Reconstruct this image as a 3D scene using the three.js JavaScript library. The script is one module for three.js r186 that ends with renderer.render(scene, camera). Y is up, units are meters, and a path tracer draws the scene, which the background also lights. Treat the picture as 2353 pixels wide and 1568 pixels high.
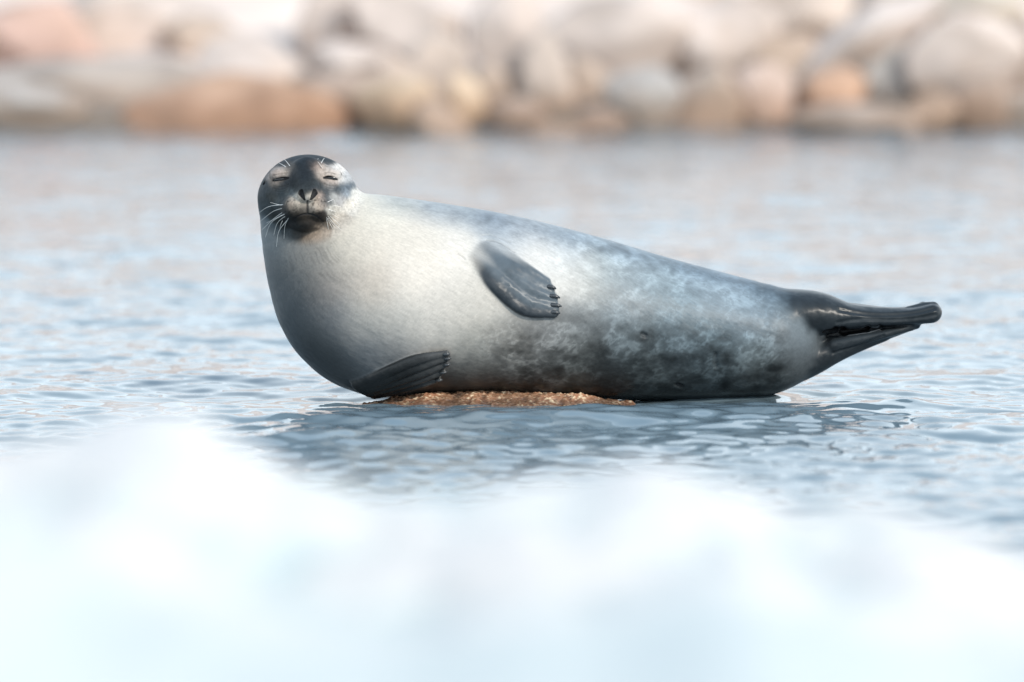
import * as THREE from 'three';
import { mergeVertices } from 'three/addons/utils/BufferGeometryUtils.js';

// ---------------------------------------------------------------- camera, sky, sun, exposure
const scene = new THREE.Scene();
const PITCH = 4.645 * Math.PI / 180, EYE = new THREE.Vector3(0, 1.1, 12);
const camera = new THREE.PerspectiveCamera(7.08, 1024 / 682, 0.05, 3000);
camera.position.copy(EYE);
camera.lookAt(EYE.x, EYE.y - Math.sin(PITCH), EYE.z - Math.cos(PITCH));
camera.focus = 11.93;
camera.userData.fStop = 1.85;

const SUN = new THREE.Vector3(0.58, 0.52, 0.62).normalize();
const skyTexture = (() => {
  const W = 512, H = 256, d = new Float32Array(W * H * 4);
  const mix = (a, b, t) => a + (b - a) * t;
  for (let r = 0; r < H; r++) for (let c = 0; c < W; c++) {
    const el = ((r + 0.5) / H - 0.5) * Math.PI, az = ((c + 0.5) / W - 0.5) * 2 * Math.PI;
    const x = Math.cos(az) * Math.cos(el), y = Math.sin(el), z = Math.sin(az) * Math.cos(el);
    const q = Math.min(1, Math.max(0, (y - 0.22) / 0.78)), t = q * q * (3 - 2 * q), glow = Math.pow(Math.max(0, x * SUN.x + y * SUN.y + z * SUN.z), 6) * 0.35;
    const i = (r * W + c) * 4;
    d[i] = mix(1.52, 0.30, t) + glow; d[i + 1] = mix(1.71, 0.50, t) + glow * 0.97; d[i + 2] = mix(1.84, 0.78, t) + glow * 0.9; d[i + 3] = 1;
  }
  const tex = new THREE.DataTexture(d, W, H, THREE.RGBAFormat, THREE.FloatType);
  tex.mapping = THREE.EquirectangularReflectionMapping; tex.magFilter = THREE.LinearFilter; tex.needsUpdate = true;
  return tex;
})();
scene.background = skyTexture;
scene.environment = skyTexture;

const sun = new THREE.DirectionalLight(new THREE.Color().setRGB(1, 0.925, 0.82), 2.6);
sun.position.copy(SUN).multiplyScalar(40);
sun.castShadow = true;
sun.shadow.mapSize.set(2048, 2048);
Object.assign(sun.shadow.camera, { left: -12, right: 12, top: 12, bottom: -12, near: 1, far: 90 });
scene.add(sun, sun.target);

const renderer = new THREE.WebGLRenderer({ antialias: true });
renderer.setSize(1024, 682);
renderer.toneMapping = THREE.LinearToneMapping;
renderer.toneMappingExposure = 1.06;
renderer.shadowMap.enabled = true;

// ---------------------------------------------------------------- helpers
const V = (x, y, z) => new THREE.Vector3(x, y, z);
const clamp = (x, a = 0, b = 1) => x < a ? a : x > b ? b : x;
const lerp = (a, b, t) => a + (b - a) * t;
const sstep = (a, b, x) => { const t = clamp((x - a) / (b - a)); return t * t * (3 - 2 * t); };
function rng(seed) { let s = seed >>> 0; return () => { s = (s + 0x6D2B79F5) | 0; let t = Math.imul(s ^ s >>> 15, 1 | s); t = t + Math.imul(t ^ t >>> 7, 61 | t) ^ t; return ((t ^ t >>> 14) >>> 0) / 4294967296; }; }
function hash3(x, y, z) { let h = Math.imul(x, 374761393) + Math.imul(y, 668265263) + Math.imul(z, 1274126177) | 0; h = Math.imul(h ^ h >>> 13, 1274126177); return ((h ^ h >>> 16) >>> 0) / 4294967295; }
function noise(x, y, z) {            // value noise in -1..1
  const ix = Math.floor(x), iy = Math.floor(y), iz = Math.floor(z); let fx = x - ix, fy = y - iy, fz = z - iz;
  fx = fx * fx * (3 - 2 * fx); fy = fy * fy * (3 - 2 * fy); fz = fz * fz * (3 - 2 * fz);
  const a = lerp(lerp(lerp(hash3(ix, iy, iz), hash3(ix + 1, iy, iz), fx), lerp(hash3(ix, iy + 1, iz), hash3(ix + 1, iy + 1, iz), fx), fy),
    lerp(lerp(hash3(ix, iy, iz + 1), hash3(ix + 1, iy, iz + 1), fx), lerp(hash3(ix, iy + 1, iz + 1), hash3(ix + 1, iy + 1, iz + 1), fx), fy), fz);
  return a * 2 - 1;
}
function fbm(x, y, z, n = 4) { let s = 0, a = 0.5; for (let i = 0; i < n; i++) { s += a * noise(x, y, z); x = x * 2.03 + 11.7; y = y * 2.03 + 5.3; z = z * 2.03 + 7.9; a *= 0.5; } return s; }
// The drawing unit used to measure the place: U metres at the seal, counted right from the axis and down from the top of the view.
const FPX = 784 / Math.tan(7.08 * Math.PI / 360), U = 0.00095;
const fwd = V(0, -Math.sin(PITCH), -Math.cos(PITCH)), upv = V(0, Math.cos(PITCH), -Math.sin(PITCH));
function rayOf(px, py) { return V((px - 1176.5) / FPX, 0, 0).addScaledVector(upv, (784 - py) / FPX).add(fwd); }
function S(px, py, z) { const r = rayOf(px, py); return r.multiplyScalar((z - EYE.z) / r.z).add(EYE); }
const Z = (px, py, zpx) => S(px, py, zpx * U);
const face = (zx, zy) => [555.6 + zx * 0.18757, 326.8 + zy * 0.18757];

const usedNames = new Map();
function numbered(n) { const k = usedNames.get(n) ?? 0; usedNames.set(n, k + 1); return k ? `${n}_${String(k).padStart(3, '0')}` : n; }
function tag(o, label, category, group, kind) {
  o.userData.label = label; if (category) o.userData.category = category;
  if (group) o.userData.group = group; if (kind) o.userData.kind = kind; return o;
}
function mesh(name, g, m, parent = scene) {
  const o = new THREE.Mesh(g, m); o.name = parent === scene ? numbered(name) : name; o.castShadow = o.receiveShadow = true; parent.add(o); return o;
}
function structure(name, g, m, label) { const o = mesh(name, g, m); o.userData.kind = 'structure'; o.userData.label = label; return o; }

// ---------------------------------------------------------------- the setting: ground, water, snow
{
  const xs = [], zs = [];
  for (let i = -70; i <= 70; i++) xs.push(Math.sign(i) * (Math.abs(i) * 0.09 + Math.pow(Math.abs(i) / 70, 5) * 400));
  for (let z = 40; z > -11; z -= 3) zs.push(z);
  for (let z = -11; z > -20; z -= 0.12) zs.push(z);
  for (let k = 0; k < 40; k++) zs.push(-20 - Math.pow(k / 39, 3) * 600);
  const P = [], C = [], I = [];
  for (const z of zs) for (const x of xs) {
    const shore = -13.55 + 0.25 * noise(x * 0.5, 3, 0);
    let y = -0.9 + 1.0 * sstep(shore + 1.6, shore - 0.6, z) + 0.25 * sstep(shore - 0.3, shore - 2.5, z) + 3.3 * sstep(shore - 1.6, shore - 11, z);
    if (z < -11) y += (0.10 + 0.35 * sstep(-16.5, -19, z)) * fbm(x * 1.3, z * 1.3, 1.7) + 0.5 * Math.min(1, Math.max(0, -z - 22) / 60) * (1 + fbm(x * 0.04, z * 0.04, 9));
    P.push(x, y, z);
    const n = fbm(x * 2.1, y * 2, z * 2.1, 3), t = sstep(0.05, 0.35, y + n * 0.15);
    C.push(lerp(0.22, 0.66, t) * (1 + n * 0.5), lerp(0.17, 0.54, t) * (1 + n * 0.5), lerp(0.13, 0.465, t) * (1 + n * 0.5));
  }
  const nx = xs.length;
  for (let j = 0; j < zs.length - 1; j++) for (let i = 0; i < nx - 1; i++) { const a = j * nx + i, b = a + 1, c = a + nx, d = c + 1; I.push(a, b, c, b, d, c); }
  const g = new THREE.BufferGeometry();
  g.setAttribute('position', new THREE.Float32BufferAttribute(P, 3)); g.setAttribute('color', new THREE.Float32BufferAttribute(C, 3)); g.setIndex(I); g.computeVertexNormals();
  structure('ground', g, new THREE.MeshStandardMaterial({ vertexColors: true, roughness: 0.95 }), 'stony sea bed and sloping shore of rubble under and behind the boulders');
}
{
  const r = rng(77), waves = [];
  for (let i = 0; i < 80; i++) {
    const lam = i < 64 ? 0.05 * Math.pow(16, Math.pow(r(), 1.15)) : 0.6 + 1.1 * r(), k = 2 * Math.PI / lam, dir = (r() + r() + r() - 1.5) * 1.15 + 0.12, slope = (i < 64 ? 0.0172 : 0.0125) * Math.pow(lam / 0.2, -0.12);
    waves.push({ kx: k * Math.sin(dir), kz: k * Math.cos(dir), a: slope / k, ph: r() * 6.283, k, lam });
  }
  const xs = [], zs = [];
  for (let k = 60; k > 0; k--) xs.push(-3.1 - Math.pow(k / 60, 3) * 300 - k * 0.02);
  for (let x = -3.1; x <= 3.1; x += 0.0125) xs.push(x);
  for (let k = 1; k <= 60; k++) xs.push(3.1 + Math.pow(k / 60, 3) * 300 + k * 0.02);
  for (let z = 5.6; z > 3.2; z -= 0.05) zs.push(z);
  for (let z = 3.2; z > -3.2; z -= 0.0125) zs.push(z);
  for (let z = -3.2; z > -17; z -= 0.045) zs.push(z);
  zs.push(-17.2);
  const nx = xs.length, nz = zs.length, P = new Float32Array(nx * nz * 3), N = new Float32Array(nx * nz * 3), I = new Uint32Array((nx - 1) * (nz - 1) * 6);
  for (let j = 0, o = 0; j < nz; j++) for (let i = 0; i < nx; i++, o += 3) {
    const x = xs[i], z = zs[j], far = Math.abs(x) > 3.3 ? Math.exp(-(Math.abs(x) - 3.3) * 0.3) : 1;
    const wx = x + 0.06 * noise(x * 2.2, z * 2.2, 0.5), wz = z + 0.06 * noise(x * 2.2, z * 2.2, 4.5);
    // gusts: patches of livelier and calmer ripples
    const gust = (0.9 + 0.45 * fbm(x * 0.7, z * 0.45, 2.2, 3)) * (1 + 0.55 * sstep(0.05, 0.45, z));
    let y = 0, gx = 0, gz = 0;
    for (const w of waves) {
      const p = w.kx * wx + w.kz * wz + w.ph, s = Math.sin(p), c = Math.cos(p), q = w.lam < 0.3 ? gust : 1;
      y += q * w.a * s; gx += q * w.a * c * w.kx; gz += q * w.a * c * w.kz;
    }
    const q = (Math.hypot((x - 0.1) / 0.66, (z - 0.02 + 0.07 * sstep(0, 0.5, x)) / 0.13) - 1) * 0.13;
    if (q > -0.06 && q < 0.6) {   // little rings that spread from where the water laps at the seal and the rock
      const e = 0.0016 * Math.exp(-Math.max(0, q) * 7) * (0.6 + 0.8 * noise(x * 4, z * 4, 6)), k = 2 * Math.PI / 0.055, l = 1 / Math.max(0.02, Math.hypot((x - 0.1) / 0.66, (z - 0.02) / 0.13) / 0.13);
      y += e * Math.sin(k * q); const c = e * k * Math.cos(k * q) * l; gx += c * (x - 0.1) / 0.4356; gz += c * (z - 0.02) / 0.0169;
    }
    P[o] = x; P[o + 1] = y * far; P[o + 2] = z;
    const l = 1 / Math.hypot(gx * far, 1, gz * far); N[o] = -gx * far * l; N[o + 1] = l; N[o + 2] = -gz * far * l;
  }
  for (let j = 0, o = 0; j < nz - 1; j++) for (let i = 0; i < nx - 1; i++, o += 6) { const a = j * nx + i, b = a + 1, c = a + nx, d = c + 1; I[o] = a; I[o + 1] = b; I[o + 2] = c; I[o + 3] = b; I[o + 4] = d; I[o + 5] = c; }
  const g = new THREE.BufferGeometry();
  g.setAttribute('position', new THREE.BufferAttribute(P, 3)); g.setAttribute('normal', new THREE.BufferAttribute(N, 3)); g.setIndex(new THREE.BufferAttribute(I, 1));
  structure('water', g, new THREE.MeshPhysicalMaterial({ color: new THREE.Color().setRGB(0.14, 0.195, 0.23), roughness: 0.035, ior: 1.34 }), 'pale blue rippled sea water around the seal');
}
{
  const ridge = [[-900, 1050], [0, 1060], [120, 1020], [360, 972], [440, 990], [520, 1062], [640, 1108], [860, 1150], [1000, 1146], [1250, 1118], [1480, 1092], [1640, 1115], [1760, 1172], [1850, 1188], [2000, 1180], [2200, 1228], [2353, 1300], [3200, 1340]];
  const top = (x) => { const p = x / 0.000475 + 1176; let i = 0; while (i < ridge.length - 2 && ridge[i + 1][0] < p) i++; const t = sstep(0, 1, clamp((p - ridge[i][0]) / (ridge[i + 1][0] - ridge[i][0]))); return 1.1 - 6 * Math.tan(0.0921 + (lerp(ridge[i][1], ridge[i + 1][1], t) - 925) / 12680); };
  const P = [], C = [], I = [], xs = [], zs = [];
  for (let i = -150; i <= 150; i++) xs.push(i * 0.012 + Math.sign(i) * Math.pow(Math.abs(i) / 150, 6) * 25);
  for (let z = 5.25; z < 8.2; z += 0.014) zs.push(z);
  for (let k = 1; k <= 30; k++) zs.push(8.2 + k * 0.1 + Math.pow(k / 30, 4) * 30);
  for (const z of zs) for (const x of xs) {
    const lump = 0.026 * fbm(x * 4.2, 0.3, z * 4.2, 4) + 0.024 * Math.abs(noise(x * 7 + 2, 3, z * 7)) - 0.013 + 0.008 * noise(x * 21, 9, z * 21);
    const edge = sstep(5.25, 5.85, z), rise = -0.004, near = sstep(6.7, 8.5, z);
    let y = lerp(-0.2, top(x) + rise, edge) - 0.030 * sstep(6.0, 6.6, z) + 0.20 * near + lump * 1.25 * sstep(5.5, 6.4, z) * (1 - 0.45 * near) + 0.35 * lump * edge;
    if (z > 9) y -= 0.05 * Math.min(1, z - 9);
    P.push(x, y, z);
    const hollow = Math.max(sstep(0.004, -0.03, lump), near * 0.55), n = noise(x * 3, 5, z * 3) * 0.02;
    C.push(lerp(0.62, 0.49, hollow) + n, lerp(0.59, 0.565, hollow) + n, lerp(0.565, 0.55, hollow) + n);
  }
  const nx = xs.length;
  for (let j = 0; j < zs.length - 1; j++) for (let i = 0; i < nx - 1; i++) { const a = j * nx + i, b = a + 1, c = a + nx, d = c + 1; I.push(a, c, b, b, c, d); }
  const g = new THREE.BufferGeometry();
  g.setAttribute('position', new THREE.Float32BufferAttribute(P, 3)); g.setAttribute('color', new THREE.Float32BufferAttribute(C, 3)); g.setIndex(I); g.computeVertexNormals();
  structure('snow_bank', g, new THREE.MeshStandardMaterial({ vertexColors: true, roughness: 0.7 }), 'lumpy white snow bank in the near foreground at the water edge');
}

// ---------------------------------------------------------------- boulders on the far shore
const boulderMaterial = new THREE.MeshStandardMaterial({ vertexColors: true, roughness: 0.9 });
function boulderShape(seed, tint, c, sx, sy, sz, turn) {
  const r = rng(seed * 7919 + 13), g0 = new THREE.IcosahedronGeometry(1, 13); g0.deleteAttribute('normal'); g0.deleteAttribute('uv');
  const g = mergeVertices(g0), p = g.attributes.position, col = new Float32Array(p.count * 3), planes = [], v = V(0, 0, 0);
  for (let i = 0; i < 16; i++) { const u = r() * 2 - 1, a = r() * 6.283, s = Math.sqrt(1 - u * u); planes.push([s * Math.cos(a), u, s * Math.sin(a), 0.74 + 0.26 * r()]); }
  const m = new THREE.Matrix4().makeRotationFromEuler(new THREE.Euler((r() - 0.5) * 0.3, r() * 6.28, 0)), mz = new THREE.Matrix4().makeRotationZ(turn);
  for (let i = 0; i < p.count; i++) {
    v.fromBufferAttribute(p, i).normalize();
    let s = 0; for (const q of planes) { const d = v.x * q[0] + v.y * q[1] + v.z * q[2]; if (d > 0.05) s += Math.pow(d / q[3], 22); }
    const rad = Math.min(1.12, Math.pow(Math.max(s, 1e-6), -1 / 22)) * (1 + 0.05 * fbm(v.x * 2.5 + seed, v.y * 2.5, v.z * 2.5, 4) + 0.012 * noise(v.x * 16, v.y * 16 + seed, v.z * 16));
    v.multiplyScalar(rad).applyMatrix4(m); v.x *= sx; v.y *= sy; v.z *= sz; v.applyMatrix4(mz); p.setXYZ(i, v.x, v.y, v.z);
    const y = v.y + c.y, wx = v.x + c.x, n = fbm(wx * 5, y * 5, v.z * 5 + seed, 4), tide = sstep(0.22, 0.06, y + n * 0.12), stain = 1 + 0.45 * n;
    const rust = sstep(0.05, 0.3, fbm(wx * 3 + 40, y * 3, v.z * 3 + seed, 3)) * 0.5;
    let R = tint[0] * stain, G = tint[1] * stain, B = tint[2] * stain;
    R = lerp(R, 0.5 * R + 0.16, rust); G = lerp(G, 0.5 * G + 0.10, rust); B = lerp(B, 0.5 * B + 0.06, rust);
    R = lerp(R, 0.62 * R + 0.06, tide * 0.8); G = lerp(G, 0.48 * G + 0.05, tide * 0.8); B = lerp(B, 0.38 * B + 0.04, tide * 0.8);
    col.set([R, G, B], i * 3);
  }
  g.setAttribute('color', new THREE.BufferAttribute(col, 3)); g.computeVertexNormals(); return g;
}
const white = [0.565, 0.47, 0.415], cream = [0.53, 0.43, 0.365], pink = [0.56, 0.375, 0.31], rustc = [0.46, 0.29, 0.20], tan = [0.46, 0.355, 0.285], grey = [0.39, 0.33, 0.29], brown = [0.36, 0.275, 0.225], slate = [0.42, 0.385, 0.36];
const boulders = [
  [65, 95, 120, 80, -15.6, pink, 0, 'pink boulder in the top left corner of the shore'],
  [300, 55, 165, 85, -16.2, white, 0.1, 'big white boulder leaning beside the pink boulder at top left'],
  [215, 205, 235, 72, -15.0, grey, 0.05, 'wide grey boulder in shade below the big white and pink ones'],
  [30, 240, 120, 42, -14.5, slate, 0, 'low slate grey boulder at the left end of the waterline'],
  [545, 262, 190, 70, -14.4, rustc, 0, 'wide rust orange boulder at the waterline behind and left of the seal head'],
  [575, 150, 118, 55, -15.0, white, -0.15, 'white boulder lying on top of the wide rust orange boulder'],
  [470, 85, 95, 42, -15.9, tan, -0.1, 'small tan boulder behind the white one above the rust orange boulder'],
  [770, 60, 85, 85, -16.0, white, 0.1, 'upright pale boulder at the top, above and right of the seal head'],
  [800, 140, 78, 50, -15.2, white, 0.1, 'pale boulder under the upright one above the seal head'],
  [795, 220, 95, 58, -14.7, brown, 0.1, 'dark brown boulder at the waterline just right of the rust orange boulder'],
  [930, 55, 105, 82, -15.7, white, -0.35, 'white pointed boulder at the top, third large white one from the left'],
  [1015, 165, 58, 68, -15.0, cream, 0.3, 'cream boulder left of the tall dark blue gap'],
  [905, 175, 45, 36, -14.8, cream, 0, 'small round cream boulder below the white pointed boulder'],
  [925, 255, 92, 58, -14.4, [0.56, 0.42, 0.30], 0, 'orange tan boulder at the waterline below the small round cream boulder'],
  [1015, 278, 52, 40, -14.2, cream, -0.5, 'small pale wedge shaped boulder at the waterline right of the orange tan boulder'],
  [1178, 65, 70, 88, -15.6, white, 0, 'tall white boulder right of the tall dark blue gap'],
  [1130, 195, 52, 48, -14.8, tan, 0.6, 'tan boulder tucked under the tall white boulder'],
  [1068, 245, 36, 62, -14.5, [0.56, 0.42, 0.30], 0.2, 'narrow orange boulder standing at the waterline below the dark blue gap'],
  [1258, 192, 44, 88, -14.7, cream, 0.12, 'narrow cream boulder standing like a column above the shoulder of the seal'],
  [1180, 270, 55, 36, -14.4, brown, 0, 'low dark brown boulder at the waterline left of the column shaped one'],
  [1268, 300, 48, 22, -14.1, tan, 0, 'small flat tan boulder at the waterline below the column shaped one'],
  [1455, 72, 160, 88, -15.3, white, -0.05, 'largest white boulder, at the top centre right of the shore'],
  [1345, 205, 55, 72, -14.9, tan, 0.2, 'reddish tan boulder under the left end of the largest white boulder'],
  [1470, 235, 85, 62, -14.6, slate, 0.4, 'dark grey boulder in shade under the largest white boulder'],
  [1385, 278, 58, 32, -14.2, brown, 0, 'low brown boulder at the waterline below the largest white boulder'],
  [1662, 100, 108, 85, -15.3, white, 0, 'rounded white boulder right of the largest white boulder'],
  [1590, 10, 70, 55, -16.2, cream, 0, 'cream boulder at the top edge behind the two white boulders'],
  [1640, 238, 85, 68, -14.6, tan, 0.2, 'broad tan boulder at the waterline below the rounded white boulder'],
  [1748, 238, 66, 66, -14.6, [0.55, 0.41, 0.34], -0.2, 'pinkish boulder at the waterline left of the narrow dark gap'],
  [1840, 40, 98, 72, -15.9, cream, -0.1, 'cream boulder at the top edge left of the long slanting slab'],
  [1795, 140, 70, 50, -15.2, tan, 0.3, 'tan boulder between the cream top boulder and the pinkish one'],
  [1972, 102, 165, 44, -15.1, white, 0.62, 'long pale slab slanting up to the right'],
  [1915, 215, 62, 52, -14.7, rustc, 0, 'rusty brown boulder under the lower end of the slanting slab'],
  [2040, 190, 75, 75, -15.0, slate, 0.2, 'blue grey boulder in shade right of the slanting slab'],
  [1995, 272, 125, 36, -14.3, grey, 0, 'low grey boulder at the waterline under the slanting slab'],
  [2215, 135, 112, 78, -14.9, white, -0.08, 'big cream white boulder with a flat top near the right edge'],
  [2245, 238, 75, 58, -14.5, brown, 0.1, 'dark brown boulder under the big flat topped boulder at right'],
  [2140, 255, 46, 36, -14.3, tan, 0, 'small tan boulder at the waterline left of the dark brown one at right'],
  [2345, 165, 42, 110, -15.2, [0.32, 0.25, 0.21], 0, 'dark brown boulder cut by the right edge of the view'],
  [2230, 18, 120, 42, -16.3, [0.50, 0.43, 0.36], 0, 'greyish boulder at the top edge above the big flat topped boulder'],
  [2040, 5, 70, 55, -16.6, grey, 0.3, 'grey boulder at the top edge behind the slanting slab'],
];
boulders.forEach(([px, py0, rx, ry, z0, tint, turn, label], i) => {
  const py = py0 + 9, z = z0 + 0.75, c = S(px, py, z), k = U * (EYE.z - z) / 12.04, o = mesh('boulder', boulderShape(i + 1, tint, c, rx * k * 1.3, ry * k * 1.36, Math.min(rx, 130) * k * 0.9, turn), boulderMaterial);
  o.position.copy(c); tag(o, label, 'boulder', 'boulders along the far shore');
});

// ---------------------------------------------------------------- the rock the seal lies on
{
  const g0 = new THREE.IcosahedronGeometry(1, 135); g0.deleteAttribute('normal'); g0.deleteAttribute('uv');
  const g = mergeVertices(g0), p = g.attributes.position, col = new Float32Array(p.count * 3), v = V(0, 0, 0);
  for (let i = 0; i < p.count; i++) {
    v.fromBufferAttribute(p, i).normalize();
    const k = 1 + 0.16 * fbm(v.x * 2 + 3, v.y * 2, v.z * 2, 4);
    v.multiplyScalar(k).multiply(V(0.38, 0.085, 0.13));
    const n1 = fbm(v.x * 90, v.y * 130, v.z * 90, 4) * 1.5, n2 = noise(v.x * 300 + 7, v.y * 420, v.z * 300), n3 = fbm(v.x * 18, v.y * 18, v.z * 18 + 4, 3);
    v.y += 0.0050 * n1 + 0.0014 * n2 + 0.006 * n3; v.z += 0.002 * n2 + 0.003 * n1;
    p.setXYZ(i, v.x, v.y, v.z);
    const n4 = fbm(v.x * 120 + 50, v.y * 160, v.z * 120, 3), light = sstep(0.12, 0.5, n4 * 0.9 + n2 * 0.35 + n3 * 0.3), dark = sstep(0.05, 0.5, -n1 * 0.7 - n2 * 0.3), wet = sstep(0.084, 0.064, v.y + 0.006 * n3);
    const base = [lerp(0.31, 0.44, n3), lerp(0.155, 0.19, n3), lerp(0.085, 0.10, n3)];
    for (let c = 0; c < 3; c++) { let q = lerp(base[c], [0.78, 0.62, 0.42][c], light * 0.9); q = lerp(q, [0.10, 0.06, 0.045][c], dark * 0.8); col[i * 3 + c] = q * (1 - 0.55 * wet); }
  }
  g.setAttribute('color', new THREE.BufferAttribute(col, 3)); g.computeVertexNormals();
  const o = mesh('rock', g, new THREE.MeshStandardMaterial({ vertexColors: true, roughness: 0.6 }));
  o.position.set(-0.018, -0.064, 0.065);
  tag(o, 'low rusty orange rock crusted with pale grains, awash under the seal', 'rock');
}

// ---------------------------------------------------------------- the seal: one continuous skin from a distance field
const seal = new THREE.Group(); seal.name = 'seal'; scene.add(seal);
tag(seal, 'plump grey and cream seal resting on its side on the rock, face to the viewer', 'seal');
const prims = [];
// A chain of round cones is joined sharply, chains of a limb smoothly (k), limbs to the trunk smoothly (JOIN).
const JOIN = [0, 0.007, 0.005, 0.010];
let chainId = 0;
function cone(a, b, ra, rb, k, flat, tagName, group = 0, chain = ++chainId) {     // flat = [unit normal, thickness share]
  const e = b.clone().sub(a); if (flat) e.addScaledVector(flat[0], e.dot(flat[0]) * (1 / flat[1] - 1));
  prims.push({ ax: a.x, ay: a.y, az: a.z, bx: e.x, by: e.y, bz: e.z, ra, rb, k, flat, tagName, group, chain });
}
function tube(nodes, k, flat, tagName, group, steps = 6) {   // nodes: [point, radius], drawn smooth through a curve
  const curve = new THREE.CatmullRomCurve3(nodes.map((q) => q[0]), false, 'centripetal'), n = (nodes.length - 1) * steps, id = ++chainId, out = [];
  for (let i = 0; i <= n; i++) {
    const u = i / n * (nodes.length - 1), j = Math.min(nodes.length - 2, Math.floor(u)), t = u - j, R = (m) => nodes[clamp(m, 0, nodes.length - 1)][1], r0 = R(j - 1), r1 = R(j), r2 = R(j + 1), r3 = R(j + 2);
    out.push([curve.getPoint(i / n), 0.5 * (2 * r1 + (r2 - r0) * t + (2 * r0 - 5 * r1 + 4 * r2 - r3) * t * t + (3 * r1 - r0 - 3 * r2 + r3) * t * t * t)]);
  }
  for (let i = 0; i < n; i++) cone(out[i][0], out[i + 1][0], out[i][1], out[i + 1][1], k, flat, tagName, group, id);
}
function ell(c, r, k, turn = 0, tagName, group = 0) { prims.push({ e: true, ax: c.x, ay: c.y, az: c.z, rx: r[0] * U, ry: r[1] * U, rz: r[2] * U, k, cs: Math.cos(turn), sn: Math.sin(turn), tagName, group, chain: ++chainId }); }
function primDist(q, x, y, z) {
  let px = x - q.ax, py = y - q.ay, pz = z - q.az;
  if (q.e) {
    const tx = px * q.cs + py * q.sn, ty = -px * q.sn + py * q.cs;
    const a = tx / q.rx, b = ty / q.ry, c = pz / q.rz, k0 = Math.sqrt(a * a + b * b + c * c), a2 = a / q.rx, b2 = b / q.ry, c2 = c / q.rz, k1 = Math.sqrt(a2 * a2 + b2 * b2 + c2 * c2);
    return k1 < 1e-9 ? -Math.min(q.rx, q.ry, q.rz) : k0 * (k0 - 1) / k1;
  }
  let share = 1;
  if (q.flat) { const n = q.flat[0], s = 1 / q.flat[1] - 1, d = (px * n.x + py * n.y + pz * n.z) * s; px += n.x * d; py += n.y * d; pz += n.z * d; share = 0.7; }
  const l2 = q.bx * q.bx + q.by * q.by + q.bz * q.bz, rr = q.ra - q.rb, a2 = l2 - rr * rr, il2 = 1 / l2;
  const yy = px * q.bx + py * q.by + pz * q.bz, zz = yy - l2;
  const ux = px * l2 - q.bx * yy, uy = py * l2 - q.by * yy, uz = pz * l2 - q.bz * yy, x2 = ux * ux + uy * uy + uz * uz, y2 = yy * yy * l2, z2 = zz * zz * l2, k = Math.sign(rr) * rr * rr * x2;
  let d;
  if (Math.sign(zz) * a2 * z2 > k) d = Math.sqrt(x2 + z2) * il2 - q.rb;
  else if (Math.sign(yy) * a2 * y2 < k) d = Math.sqrt(x2 + y2) * il2 - q.ra;
  else d = (Math.sqrt(x2 * a2 * il2) + yy * rr) * il2 - q.ra;
  return d * share;
}
const smin = (a, b, k) => { if (k <= 0) return a < b ? a : b; const h = k - Math.abs(a - b); return h > 0 ? Math.min(a, b) - h * h / (4 * k) : Math.min(a, b); };
const carves = [];
const limb = [1e3, 1e3, 1e3, 1e3];                   // distances of trunk, upper and lower fore flipper, hind flippers at the last point asked for
function field(x, y, z, list = prims, cut = carves) {
  limb[0] = limb[1] = limb[2] = limb[3] = 1e3;
  for (let i = 0; i < list.length;) {
    const q = list[i]; let d = 1e3;
    for (; i < list.length && list[i].chain === q.chain; i++) { const c = primDist(list[i], x, y, z); if (c < d) d = c; }
    limb[q.group] = smin(limb[q.group], d, q.k);
  }
  let d = limb[0];
  for (let g = 1; g < 4; g++) d = smin(d, limb[g], JOIN[g]);
  for (let i = 0; i < cut.length;) {
    const q = cut[i]; let c = 1e3;
    for (; i < cut.length && cut[i].chain === q.chain; i++) { const e = primDist(cut[i], x, y, z); if (e < c) c = e; }
    d = -smin(-d, c, q.k);
  }
  return d;
}
// body and neck: stations [px, py, depth, radius] along the spine, drawn smooth through a curve
{
  const st = [[705, 485, 12, 105], [713, 522, 10, 114], [738, 560, 6, 135], [790, 618, 2, 177], [872, 678, 0, 229], [990, 686, 0, 220], [1125, 695, 0, 206], [1300, 723, -18, 192], [1500, 754, -48, 166], [1700, 777, -72, 137], [1762, 782, -76, 123], [1800, 782, -78, 64]];
  tube(st.map((q) => [Z(q[0], q[1], q[2]), q[3] * U]), 0, null, 'body', 0, 5);
}
// head
ell(Z(708, 449, 20), [110, 93, 122], 0.03, 0, 'head');
ell(Z(640, 452, 60), [42, 44, 62], 0.02, 0, 'head');
ell(Z(772, 452, 60), [42, 44, 62], 0.02, 0, 'head');
cone(Z(707, 398, 95), Z(707, 442, 158), 38 * U, 26 * U, 0.016, null, 'head');
ell(Z(707, 478, 112), [66, 46, 72], 0.014, 0, 'head');
ell(Z(679, 479, 152), [32, 29, 40], 0.008, -0.15, 'head');
ell(Z(734, 479, 152), [32, 29, 40], 0.008, 0.15, 'head');
ell(Z(707, 447, 172), [25, 19, 27], 0.006, 0, 'head');
ell(Z(706, 509, 122), [42, 23, 52], 0.006, 0, 'head');
ell(Z(645, 400, 92), [27, 14, 24], 0.012, 0.1, 'head');
ell(Z(758, 398, 92), [27, 14, 24], 0.012, -0.1, 'head');
const skin = prims.slice();                         // body and head before the flippers
function surface(px, py, list = skin, cut = []) {   // the point of the skin at a place of the drawing
  const d = rayOf(px, py).normalize(), p = EYE.clone().addScaledVector(d, 11.4);
  for (let i = 0; i < 90; i++) { const s = field(p.x, p.y, p.z, list, cut); if (s < 1e-4) return p; p.addScaledVector(d, s * 0.75); if (p.z < -0.4) break; }
  return null;
}
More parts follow.
